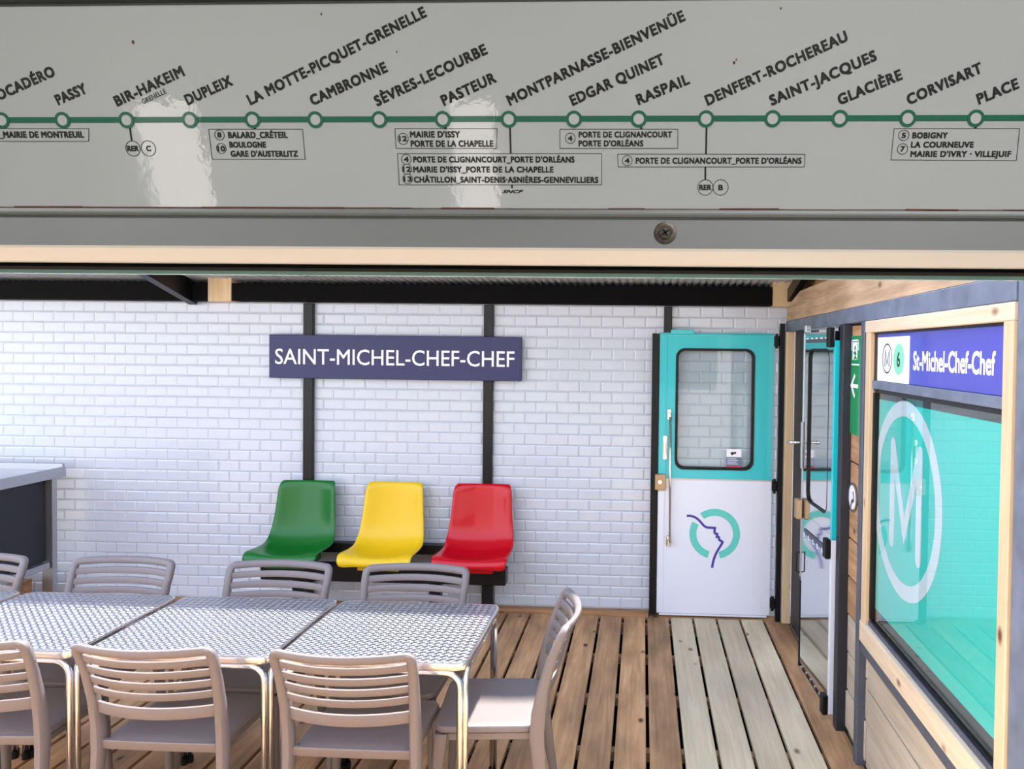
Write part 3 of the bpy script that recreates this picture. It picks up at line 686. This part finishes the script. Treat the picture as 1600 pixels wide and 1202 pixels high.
# ================================================================ DOOR LEAVES
def door_leaf():
    d = empty('train_door', (0.115, 5.335, 0.03), WALL_ROT)     # local x right, y up, z towards the room
    tag(d, 'teal and white metro carriage door with round-cornered window and face logo, mounted on the tiled wall', 'door')
    W, H = 0.782, 1.94
    win_o = rrect(0.112, 0.654, 1.005, 1.845, 0.062); win_i = rrect(0.130, 0.636, 1.023, 1.827, 0.05)
    f0 = lambda p: (p[0], p[1], -0.02); f1 = lambda p: (p[0], p[1], 0.012)
    # upper teal sheet with the opening: ring between a rectangle sampled with the same number of points and the window outline
    def rect_like(n_pts, x0, x1, y0, y1):
        return rrect(x0, x1, y0, y1, 0.004)
    bm = bmesh.new(); frame_ring(bm, rect_like(0, 0, W, 0.942, H), win_o, f0, f1); link('upper_panel', bm, M['door_teal'], d)
    bm = bmesh.new(); frame_ring(bm, win_o, win_i, lambda p: (p[0], p[1], -0.022), lambda p: (p[0], p[1], 0.020)); link('window_gasket', bm, M['rubber'], d)
    bm = bmesh.new(); prism(bm, win_i, lambda p: (p[0], p[1], -0.001), lambda p: (p[0], p[1], 0.001)); link('window_pane', bm, M['glass_grey'], d)
    bm = bmesh.new(); box(bm, 0.0, W, 0.0, 0.932, -0.02, 0.012, 0.002); link('lower_panel', bm, M['door_white'], d)
    bm = bmesh.new(); box(bm, 0.0, 0.045, 0.012, 0.93, 0.0122, 0.015, 0.001); link('edge_strip', bm, M['door_white'], d)
    bm = bmesh.new(); box(bm, 0.0, 0.052, 0.944, H - 0.004, 0.0122, 0.0155, 0.001); link('edge_strip', bm, M['door_teal'], d)
    bm = bmesh.new(); box(bm, 0.018, W - 0.02, -0.016, -0.002, -0.015, 0.012, 0.001); link('bottom_strip', bm, M['door_white'], d)
    bm = bmesh.new(); box(bm, 0.0, W, 0.932, 0.942, -0.02, 0.015, 0.001); link('middle_strip', bm, M['steel_dull'], d)
    bm = bmesh.new(); box(bm, 0.075, 0.235, H + 0.0005, H + 0.032, -0.015, 0.010, 0.002); link('top_guide', bm, M['door_teal'], d)
    bm = bmesh.new(); box(bm, -0.004, W, H + 0.0002, H + 0.012, -0.021, -0.016, 0.001); link('top_strip', bm, M['door_teal'], d)
    bm = bmesh.new(); box(bm, -0.052, -0.003, -0.01, H + 0.004, -0.022, 0.022, 0.004); link('rubber_edge', bm, M['rubber'], d)
    rb = bmesh.new(); disc_mesh(rb, 0, 0, 0.0075, 0, 0.003, n=10); first = link('rivet', rb, M['door_teal'], d); pos = []
    for i in range(6):
        pos += [((0.12 + i * 0.125, H - 0.045), 'door_teal'), ((0.10 + i * 0.125, 0.895), 'door_white'), ((0.10 + i * 0.125, 0.05), 'door_white')]
    mesh_w = first.data.copy(); mesh_w.materials.clear(); mesh_w.materials.append(M['door_white'])
    for i, ((px, py), mm_) in enumerate(pos):
        o = first if i == 0 else first.copy()
        if i: COL.objects.link(o)
        if mm_ == 'door_white': o.data = mesh_w
        o.location = (px, py, 0.0121)
    # long grab rail on two brackets
    bm = bmesh.new(); tube(bm, [(0.078, 1.37, 0.045), (0.086, 0.50, 0.045)], 0.0085, 12); hr = link('grab_rail', bm, M['chrome'], d, True)
    for yy, xx_ in ((1.385, 0.072), (0.505, 0.076)):
        bm = bmesh.new(); box(bm, xx_ - 0.014, xx_ + 0.014, yy - 0.038, yy + 0.038, 0.0158, 0.024, 0.003); box(bm, xx_ - 0.010, xx_ + 0.012, yy - 0.02, yy + 0.012, 0.024, 0.05, 0.004); link('bracket', bm, M['chrome'], hr)
    bm = bmesh.new(); box(bm, 0.030, 0.058, 1.07, 1.24, 0.0158, 0.022, 0.004); lk = link('lock_plate', bm, M['chrome'], d)
    for yy in (1.09, 1.22):
        bm = bmesh.new(); disc_mesh(bm, 0.044, yy, 0.012, 0.022, 0.030, n=14); link('knob', bm, M['chrome'], lk)
    bm = bmesh.new(); box(bm, 0.036, 0.052, 1.115, 1.195, 0.022, 0.032, 0.003); link('thumb_latch', bm, M['chrome'], lk)
    bm = bmesh.new(); box(bm, -0.022, 0.052, 0.862, 0.972, 0.0225, 0.042, 0.004); bl = link('lock_box', bm, M['brass'], d)
    bm = bmesh.new(); disc_mesh(bm, 0.012, 0.918, 0.013, 0.042, 0.046, n=16); link('keyhole', bm, M['chrome'], bl)
    for yy in (1.90, 0.90, 0.085):
        bm = bmesh.new(); box(bm, W + 0.002, W + 0.034, yy - 0.035, yy + 0.035, -0.022, 0.024, 0.005); tube(bm, [(W + 0.018, yy - 0.05, 0.012), (W + 0.018, yy + 0.05, 0.012)], 0.01, 8); link('hinge', bm, M['rubber'], d)
    # notice on the pane
    bm = bmesh.new(); box(bm, 0.470, 0.572, 1.095, 1.150, 0.0012, 0.0022, 0); nt_ = link('notice', bm, M['white_print'], d)
    bm = bmesh.new(); box(bm, 0.470, 0.572, 1.035, 1.095, 0.0012, 0.0022, 0); link('notice_text_area', bm, M['sticker_blue'], nt_)
    bm = bmesh.new(); box(bm, 0.470, 0.572, 1.022, 1.035, 0.0012, 0.0022, 0); link('notice_red_strip', bm, M['sticker_red'], nt_)
    bm = bmesh.new()
    for i in range(4): box(bm, 0.476, 0.55 - 0.012 * (i % 2), 1.046 + i * 0.012, 1.0495 + i * 0.012, 0.0022, 0.0026, 0)
    link('print_lines', bm, M['white_print'], nt_)
    bm = bmesh.new(); disc_mesh(bm, 0.510, 1.120, 0.012, 0.0022, 0.0026, n=10); disc_mesh(bm, 0.528, 1.124, 0.009, 0.0022, 0.0026, n=10); link('print_figure', bm, M['dark_print'], nt_)
    # emblem: broken ring and profile line
    cx_, cy_ = 0.396, 0.560
    bm = bmesh.new(); ring_mesh(bm, cx_, cy_, 0.175, 0.126, 0.0122, 0.0132, -77.4, 126, n=60); link('emblem_ring', bm, M['logo_teal'], d)
    bm = bmesh.new(); ring_mesh(bm, cx_, cy_, 0.175, 0.126, 0.0122, 0.0132, 151.6, 254.5, n=40); link('emblem_ring', bm, M['logo_teal'], d)
    pp = [(155,285),(185,282),(215,284),(250,291),(280,302),(312,320),(340,342),(368,370),(395,402),(418,428),(440,445),(465,457),(490,462),(555,463),(596,465),(593,500),(592,530),(600,550),(635,560),(628,605),(660,608),(664,635),(670,655),(700,668),(720,688),(705,718),(690,745),(665,785),(640,830),(618,875),(600,920),(586,965),(575,1010),(567,1055),(563,1095)]
    bm = bmesh.new(); stroke2d(bm, [(cx_ + (a - 595) / 2265, cy_ - (b - 560) / 2265) for a, b in pp], 0.0165, 0.0122, 0.0136); link('emblem_line', bm, M['logo_blue'], d)
    return d
door_leaf()

# second leaf, polished steel, in the opening of the right-hand wall
def side_leaf():
    a, b = Vector((0.938, 4.48)), Vector((0.972, 3.865)); L_ = (b - a).length; an = math.atan2(b.y - a.y, b.x - a.x)
    d = empty('steel_door', (a.x, a.y, 0.035))
    d.rotation_euler = (Matrix(((math.cos(an), 0, math.sin(an)), (math.sin(an), 0, -math.cos(an)), (0, 1, 0)))).to_euler()
    # local x along the leaf, y up, z towards the room
    tag(d, 'mirror-polished steel door leaf with round-cornered window in the right-hand opening', 'door')
    H = 1.93
    wo_ = rrect(0.10, 0.50, 0.98, 1.84, 0.06); wi_ = rrect(0.108, 0.492, 0.988, 1.832, 0.055)
    bm = bmesh.new(); frame_ring(bm, rrect(0.02, L_ - 0.03, 0.90, H, 0.004), wo_, lambda p: (p[0], p[1], -0.015), lambda p: (p[0], p[1], 0.012)); link('upper_panel', bm, M['steel'], d)
    bm = bmesh.new(); frame_ring(bm, wo_, wi_, lambda p: (p[0], p[1], -0.016), lambda p: (p[0], p[1], 0.0128)); link('window_gasket', bm, M['rubber'], d)
    bm = bmesh.new(); prism(bm, wi_, lambda p: (p[0], p[1], -0.002), lambda p: (p[0], p[1], 0.002)); link('window_pane', bm, M['steel'], d)
    bm = bmesh.new(); box(bm, 0.02, L_ - 0.03, 0.03, 0.898, -0.015, 0.012, 0.001); link('lower_panel', bm, M['steel'], d)
    bm = bmesh.new(); box(bm, L_ - 0.028, L_ - 0.004, 0.0, 0.88, -0.018, 0.02, 0.002); link('edge_strip', bm, M['door_white'], d)
    bm = bmesh.new(); box(bm, L_ - 0.028, L_ - 0.004, 0.882, H - 0.05, -0.018, 0.02, 0.002); link('edge_strip', bm, M['door_teal'], d)
    bm = bmesh.new(); box(bm, 0.0, 0.019, 0.52, H, -0.018, 0.016, 0.002); link('edge_strip', bm, M['steel_dull'], d)
    bm = bmesh.new(); box(bm, 0.0, 0.019, 0.0, 0.50, -0.018, 0.016, 0.002); link('rubber_edge', bm, M['rubber'], d)
    bm = bmesh.new(); box(bm, 0.07, L_ - 0.06, 1.872, 1.90, 0.0125, 0.02, 0.002); st = link('vent_strip', bm, M['anthra'], d)
    for i in range(5):
        bm = bmesh.new(); box(bm, 0.09 + i * 0.09, 0.135 + i * 0.09, 1.892, 1.899, 0.0202, 0.024, 0.001); link('clip', bm, M['white_print'], st)
    bm = bmesh.new(); box(bm, 0.09, L_ - 0.04, 0.792, 0.82, 0.0125, 0.02, 0.002); st = link('hinge_strip', bm, M['anthra'], d)
    for i in range(6):
        bm = bmesh.new(); tube(bm, [(0.11 + i * 0.085, 0.80, 0.021), (0.13 + i * 0.085, 0.775, 0.021)], 0.006, 8); link('clip', bm, M['steel_dull'], st)
    bm = bmesh.new(); box(bm, 0.06, L_ - 0.05, 0.0, 0.028, -0.01, 0.012, 0.002); st = link('bottom_seal', bm, M['rubber'], d)
    for i in range(6):
        bm = bmesh.new(); box(bm, 0.09 + i * 0.085, 0.11 + i * 0.085, 0.02, 0.034, 0.0125, 0.02, 0.002); link('clip', bm, M['steel_dull'], st)
    for yy in (1.90, 0.84, 0.05):
        bm = bmesh.new(); box(bm, L_ - 0.055, L_ - 0.002, yy - 0.055, yy + 0.045, 0.021, 0.05, 0.005); link('hinge', bm, M['rubber'], d)
    bm = bmesh.new(); box(bm, -0.002, 0.03, 1.15, 1.42, 0.017, 0.024, 0.003); hp_ = link('handle_plate', bm, M['steel_dull'], d)
    bm = bmesh.new(); tube(bm, [(0.015, 1.30, 0.024), (0.015, 1.30, 0.075)], 0.008, 10); tube(bm, [(0.015, 1.30, 0.072), (-0.015, 1.295, 0.088)], 0.011, 10); link('lever', bm, M['chrome'], hp_, True)
    bm = bmesh.new(); box(bm, -0.014, 0.05, 0.86, 0.975, 0.0165, 0.05, 0.006); link('lock_box', bm, M['brass'], d)
    bm = bmesh.new(); tube(bm, [(0.008, 0.66, 0.017), (0.008, 0.665, 0.035), (0.008, 0.55, 0.035), (0.008, 0.545, 0.017)], 0.004, 8); link('pull_loop', bm, M['rubber'], d)
    bm = bmesh.new(); box(bm, 0.02, 0.06, H + 0.001, H + 0.045, -0.01, 0.02, 0.003); link('top_catch', bm, M['steel_dull'], d)
    bm = bmesh.new(); box(bm, 0.062, L_ - 0.03, H + 0.012, H + 0.02, -0.005, 0.01, 0.001); link('top_rail', bm, M['steel_dull'], d)
side_leaf()

# green exit sign and the small white emblem plate below it
ex = empty('exit_sign', (1.0115, 3.815, 1.465), SIDE_ROT); tag(ex, 'tall narrow green emergency exit sign with running figure and arrow', 'sign')
bm = bmesh.new(); box(bm, 0.0, 0.235, 0.0, 0.47, 0, 0.006, 0.001); link('board', bm, M['exit_green'], ex)
def exfig(bm):
    z0, z1 = 0.0062, 0.007
    box(bm, 0.055, 0.175, 0.445, 0.452, z0, z1); box(bm, 0.055, 0.062, 0.40, 0.452, z0, z1); box(bm, 0.168, 0.175, 0.40, 0.452, z0, z1)
    box(bm, 0.075, 0.155, 0.355, 0.44, z0, z1)
link_b = bmesh.new(); exfig(link_b); link('doorway_mark', link_b, M['white_print'], ex)
bm = bmesh.new(); disc_mesh(bm, 0.120, 0.412, 0.011, 0.0071, 0.0076, n=14)
stroke2d(bm, [(0.118, 0.398), (0.122, 0.372), (0.105, 0.356), (0.098, 0.338)], 0.014, 0.0071, 0.0076)
stroke2d(bm, [(0.122, 0.372), (0.145, 0.36), (0.150, 0.342)], 0.012, 0.0071, 0.0076); stroke2d(bm, [(0.095, 0.385), (0.118, 0.394), (0.142, 0.38)], 0.009, 0.0071, 0.0076)
link('running_figure', bm, M['exit_green'], ex)
bm = bmesh.new(); stroke2d(bm, [(0.120, 0.283), (0.062, 0.232), (0.120, 0.181)], 0.018, 0.0062, 0.007); box(bm, 0.066, 0.175, 0.223, 0.241, 0.0062, 0.0069); link('arrow', bm, M['white_print'], ex)
bm = bmesh.new(); box(bm, 0.06, 0.19, 0.330, 0.337, 0.0062, 0.007); link('ground_line', bm, M['white_print'], ex)
pl = empty('round_badge', (1.008, 3.70, 1.165), SIDE_ROT); tag(pl, 'small round white badge screwed to the cladding below the green sign', 'badge')
bm = bmesh.new(); ring_mesh(bm, 0, 0, 0.070, 0.060, 0, 0.004, n=32); link('rim', bm, M['steel_dull'], pl)
bm = bmesh.new(); disc_mesh(bm, 0, 0, 0.058, 0, 0.003, n=32); link('face', bm, M['white_print'], pl)
bm = bmesh.new(); stroke2d(bm, [(-0.02, -0.05), (-0.005, -0.02), (0.03, -0.01), (0.02, 0.03)], 0.016, 0.0032, 0.004); link('mark', bm, M['steel_dull'], pl)

# ================================================================ BAR COUNTER on the left
ct = empty('counter', (-4.6, 4.4, 0)); tag(ct, 'stainless steel counter with dark side panel against the tiled wall at left', 'counter')
def cc(name, mt, *a, bev=0.003): return child_box(name, mt, ct, *a, bev=bev)
cc('worktop', M['steel_dull'], -5.30, -4.10, 3.55, 5.24, 0.918, 0.957)
cc('upstand', M['steel_dull'], -5.30, -4.10, 5.242, 5.26, 0.918, 1.006)
cc('side_lip', M['steel_dull'], -4.098, -4.088, 3.55, 5.26, 0.912, 0.985)
cc('side_panel', M['dark_panel'], -4.172, -4.155, 3.60, 5.15, 0.330, 0.916)
cc('bottom_rail', M['steel_dull'], -4.175, -4.115, 3.60, 5.14, 0.285, 0.328)
for y_ in (5.152, 3.555):
    cc('leg', M['steel_dull'], -4.185, -4.105, y_, y_ + 0.045, 0.004, 0.916)
    cc('leg', M['steel_dull'], -5.27, -5.19, y_, y_ + 0.045, 0.004, 0.916)
cr2 = empty('wooden_crate', (-4.52, 4.86, 0.002)); tag(cr2, 'low brown wooden box on the floor under the counter', 'box')
for i, (a_, b_) in enumerate((((-0.30, 0.30, -0.25, -0.232), 'side_board'), ((-0.30, 0.30, 0.232, 0.25), 'side_board'), ((-0.30, -0.282, -0.23, 0.23), 'end_board'), ((0.282, 0.30, -0.23, 0.23), 'end_board'))):
    bm = bmesh.new(); box(bm, a_[0], a_[1], a_[2], a_[3], 0.0, 0.20, 0.002); link(b_, bm, M['base_wood'], cr2)
bm = bmesh.new(); box(bm, -0.30, 0.30, -0.25, 0.25, 0.201, 0.218, 0.002); link('lid', bm, M['base_wood'], cr2)

# ================================================================ TABLES
def make_table():
    t = empty('bistro_table'); tag(t, 'x', 'table', 'aluminium bistro tables pushed together in a row')
    HW, HD = 0.348, 0.323
    def outl(i): return rrect(-HW + i, HW - i, -HD + i, HD - i, 0.045 - i * 0.8, 6)
    bm = bmesh.new(); stack(bm, outl, [(0.004, 0.712), (0.0, 0.716), (0.0, 0.7345), (0.0015, 0.7385), (0.006, 0.7395)])
    o = link('table_edge', bm, M['table_edge'], t); smooth_by_angle(o, 50)
    bm = bmesh.new(); stack(bm, outl, [(0.008, 0.7396), (0.009, 0.7402)]); link('tabletop', bm, M['turned'], t)
    r_ = 0.0115
    for sx in (-1, 1):
        for sy in (-1, 1):
            bm = bmesh.new(); X_, Y_ = sx * (HW - 0.028), sy * (HD - 0.022)
            bend = 0.055
            def arcpath(dirx, diry, x0, y0):
                # from the middle of a side, along the top, bending down to the foot; dir = unit direction back to the middle
                pts = [(x0 + dirx * 0.29, y0 + diry * 0.26, 0.698), (x0 + dirx * bend, y0 + diry * bend, 0.698)]
                for k in range(1, 7):
                    a = R(90 * k / 6); pts.append((x0 + dirx * bend * (1 - math.sin(a)), y0 + diry * bend * (1 - math.sin(a)), 0.698 - bend * (1 - math.cos(a))))
                pts.append((x0, y0, 0.012)); return pts
            tube(bm, arcpath(-sx, 0, X_, Y_), r_, 12)
            tube(bm, arcpath(0, -sy, X_ + sx * 0.013, Y_ - sy * 0.021), r_, 12)
            lg = link('leg', bm, M['tube'], t, True)
            bm = bmesh.new(); tube(bm, [(X_, Y_, 0.001), (X_, Y_, 0.03)], 0.0145, 12); tube(bm, [(X_ + sx * 0.013, Y_ - sy * 0.021, 0.001), (X_ + sx * 0.013, Y_ - sy * 0.021, 0.03)], 0.0145, 12)
            link('foot_cap', bm, M['rubber'], lg)
    return t
TY = 2.978
TABLES = [(-0.955, 'square aluminium table with turned-metal top at the right end of the row'), (-1.668, 'square aluminium table, second from the right end of the row'),
          (-2.392, 'square aluminium table, third from the right, below the counter side'), (-3.112, 'square aluminium table at the left end of the row, cut by the picture edge')]
tp = make_table()
for i, (x_, lab) in enumerate(TABLES):
    o = tp if i == 0 else copy_tree(tp); o.location = (x_, TY + (0.004 if i % 2 else 0), 0); o['label'] = lab

# ================================================================ CHAIRS
def make_chair():
    c = empty('slatted_chair'); tag(c, 'x', 'chair', 'taupe slatted resin chairs around the tables')
    mt = M['taupe']
    # seat: thin rounded board, slightly dished
    def outl(i):
        pts = rrect(-0.212 + i, 0.212 - i, -0.205 + i, 0.18 - i, 0.045 - min(i, 0.03) * 0.8, 5)
        return [(x * (1 + 0.03 * (y + 0.2)), y) for x, y in pts]
    bm = bmesh.new(); stack(bm, outl, [(0.008, 0.420), (0.0, 0.426), (0.0, 0.440), (0.004, 0.4465), (0.012, 0.449), (0.05, 0.4465), (0.11, 0.4435), (0.17, 0.4425)])
    s = link('seat', bm, mt, c); smooth_by_angle(s, 40)
    # back posts run down into the rear legs
    side = [(-0.262, 0.0, 0.236), (-0.238, 0.15, 0.233), (-0.214, 0.32, 0.229), (-0.205, 0.42, 0.226), (-0.210, 0.50, 0.226), (-0.228, 0.60, 0.228), (-0.256, 0.70, 0.232), (-0.275, 0.75, 0.2345), (-0.302, 0.815, 0.236)]
    def at_z(z):
        for a, b in zip(side, side[1:]):
            if a[1] <= z <= b[1]:
                t = (z - a[1]) / (b[1] - a[1]); return a[0] + (b[0] - a[0]) * t, a[2] + (b[2] - a[2]) * t
        return side[-1][0], side[-1][2]
    for sx in (-1, 1):
        bm = bmesh.new()
        wdt = [0.014, 0.016, 0.018, 0.019, 0.019, 0.0175, 0.0162, 0.0152, 0.012]; dpt = [0.016, 0.020, 0.024, 0.027, 0.026, 0.022, 0.0185, 0.0162, 0.012]
        sweep(bm, [(sx * s_[2], s_[0], s_[1]) for s_ in side[:-1]], [Vector((w_, 0, 0)) for w_ in wdt[:-1]], [Vector((0, d_, 0)) for d_ in dpt[:-1]], 0.55)
        smooth_by_angle(link('back_post', bm, mt, c), 50)
    def bar(name, zc, h, bulge, th=0.007):
        y0, hx = at_z(zc); pts = []; A = []; B = []
        lean = Vector((0, -0.33, 0.944)) if zc > 0.58 else Vector((0, -0.12, 0.99))
        for k in range(13):
            u = -1 + k / 6; x = u * (hx - 0.008); pts.append((x, y0 - bulge * (1 - u * u), zc))
            A.append(Vector((0, th, 0))); B.append(lean * h / 2)
        bm = bmesh.new(); sweep(bm, pts, A, B, 0.78); smooth_by_angle(link(name, bm, mt, c), 30)
    # top rail turns down into the posts at both ends
    y1, hx = at_z(0.80); rr = 0.019; pts = []; A = []; B = []
    zt = 0.815
    half = [(hx, 0.745), (hx, 0.77)] + [(hx - rr + rr * math.cos(R(a)), zt - rr + rr * math.sin(R(a))) for a in (0, 22, 45, 68, 90)] + [(hx * k / 6, zt) for k in (4.6, 4, 3, 2, 1)]
    nrm = [(1, 0), (1, 0)] + [(math.cos(R(a)), math.sin(R(a))) for a in (0, 22, 45, 68, 90)] + [(0, 1)] * 5
    full = [(x, z, n_) for (x, z), n_ in zip(half, nrm)]
    full = full + [(0, zt, (0, 1))] + [(-x, z, (-n_[0], n_[1])) for x, z, n_ in full[::-1]]
    for x, z, n_ in full:
        yy, _ = at_z(min(z, 0.81)); u = x / hx
        pts.append((x, yy - 0.055 * max(0, 1 - u * u), z)); A.append(Vector((0, 0.0125 + 0.004 * abs(u) ** 4, 0)))
        B.append(Vector((n_[0], -0.30 * n_[1], n_[1] * 0.95)) * 0.0155)
    bm = bmesh.new(); sweep(bm, pts, A, B, 0.6); smooth_by_angle(link('top_rail', bm, mt, c), 50)
    for zc in (0.771, 0.728, 0.685, 0.642): bar('slat', zc, 0.028, 0.053)
    bar('slat', 0.575, 0.042, 0.048)
    bar('rear_apron', 0.432, 0.034, 0.004, 0.010)
    for sx in (-1, 1):
        bm = bmesh.new(); sweep(bm, [(sx * 0.214, 0.180, 0.003), (sx * 0.206, 0.165, 0.25), (sx * 0.198, 0.152, 0.419)], [Vector((0.012, 0, 0)), Vector((0.015, 0, 0)), Vector((0.019, 0, 0))], [Vector((0, 0.014, 0)), Vector((0, 0.018, 0)), Vector((0, 0.024, 0))], 0.6)
        smooth_by_angle(link('front_leg', bm, mt, c), 50)
        bm = bmesh.new(); box(bm, sx * 0.197 - 0.008, sx * 0.197 + 0.008, -0.18, 0.126, 0.392, 0.4195, 0.003); link('side_apron', bm, mt, c)
    bm = bmesh.new(); box(bm, -0.178, 0.178, 0.148, 0.162, 0.392, 0.4195, 0.003); link('front_apron', bm, mt, c)
    return c
CH = [(-1.000, 2.822, 0, 'taupe slatted chair, back to the camera, nearest the right end of the tables'),
      (-1.690, 2.822, 0, 'taupe slatted chair, back to the camera, second from the right'),
      (-2.365, 2.822, 2, 'taupe slatted chair, back to the camera, cut off at the left picture edge'),
      (-1.045, 3.218, 180, 'grey-taupe slatted chair facing the camera, in front of the red seat'),
      (-1.695, 3.218, 180, 'grey-taupe slatted chair facing the camera, in front of the green seat'),
      (-2.455, 3.218, 180, 'grey-taupe slatted chair facing the camera, beside the counter leg'),
      (-3.175, 3.215, 180, 'grey-taupe slatted chair facing the camera, below the dark counter panel, cut off at left'),
      (-0.600, 3.01, 95, 'taupe slatted chair seen side-on at the head of the table row')]
cp = make_chair()
for i, (x_, y_, a_, lab) in enumerate(CH):
    o = cp if i == 0 else copy_tree(cp); o.location = (x_, y_, 0.001); o.rotation_euler = (0, 0, R(a_)); o['label'] = lab
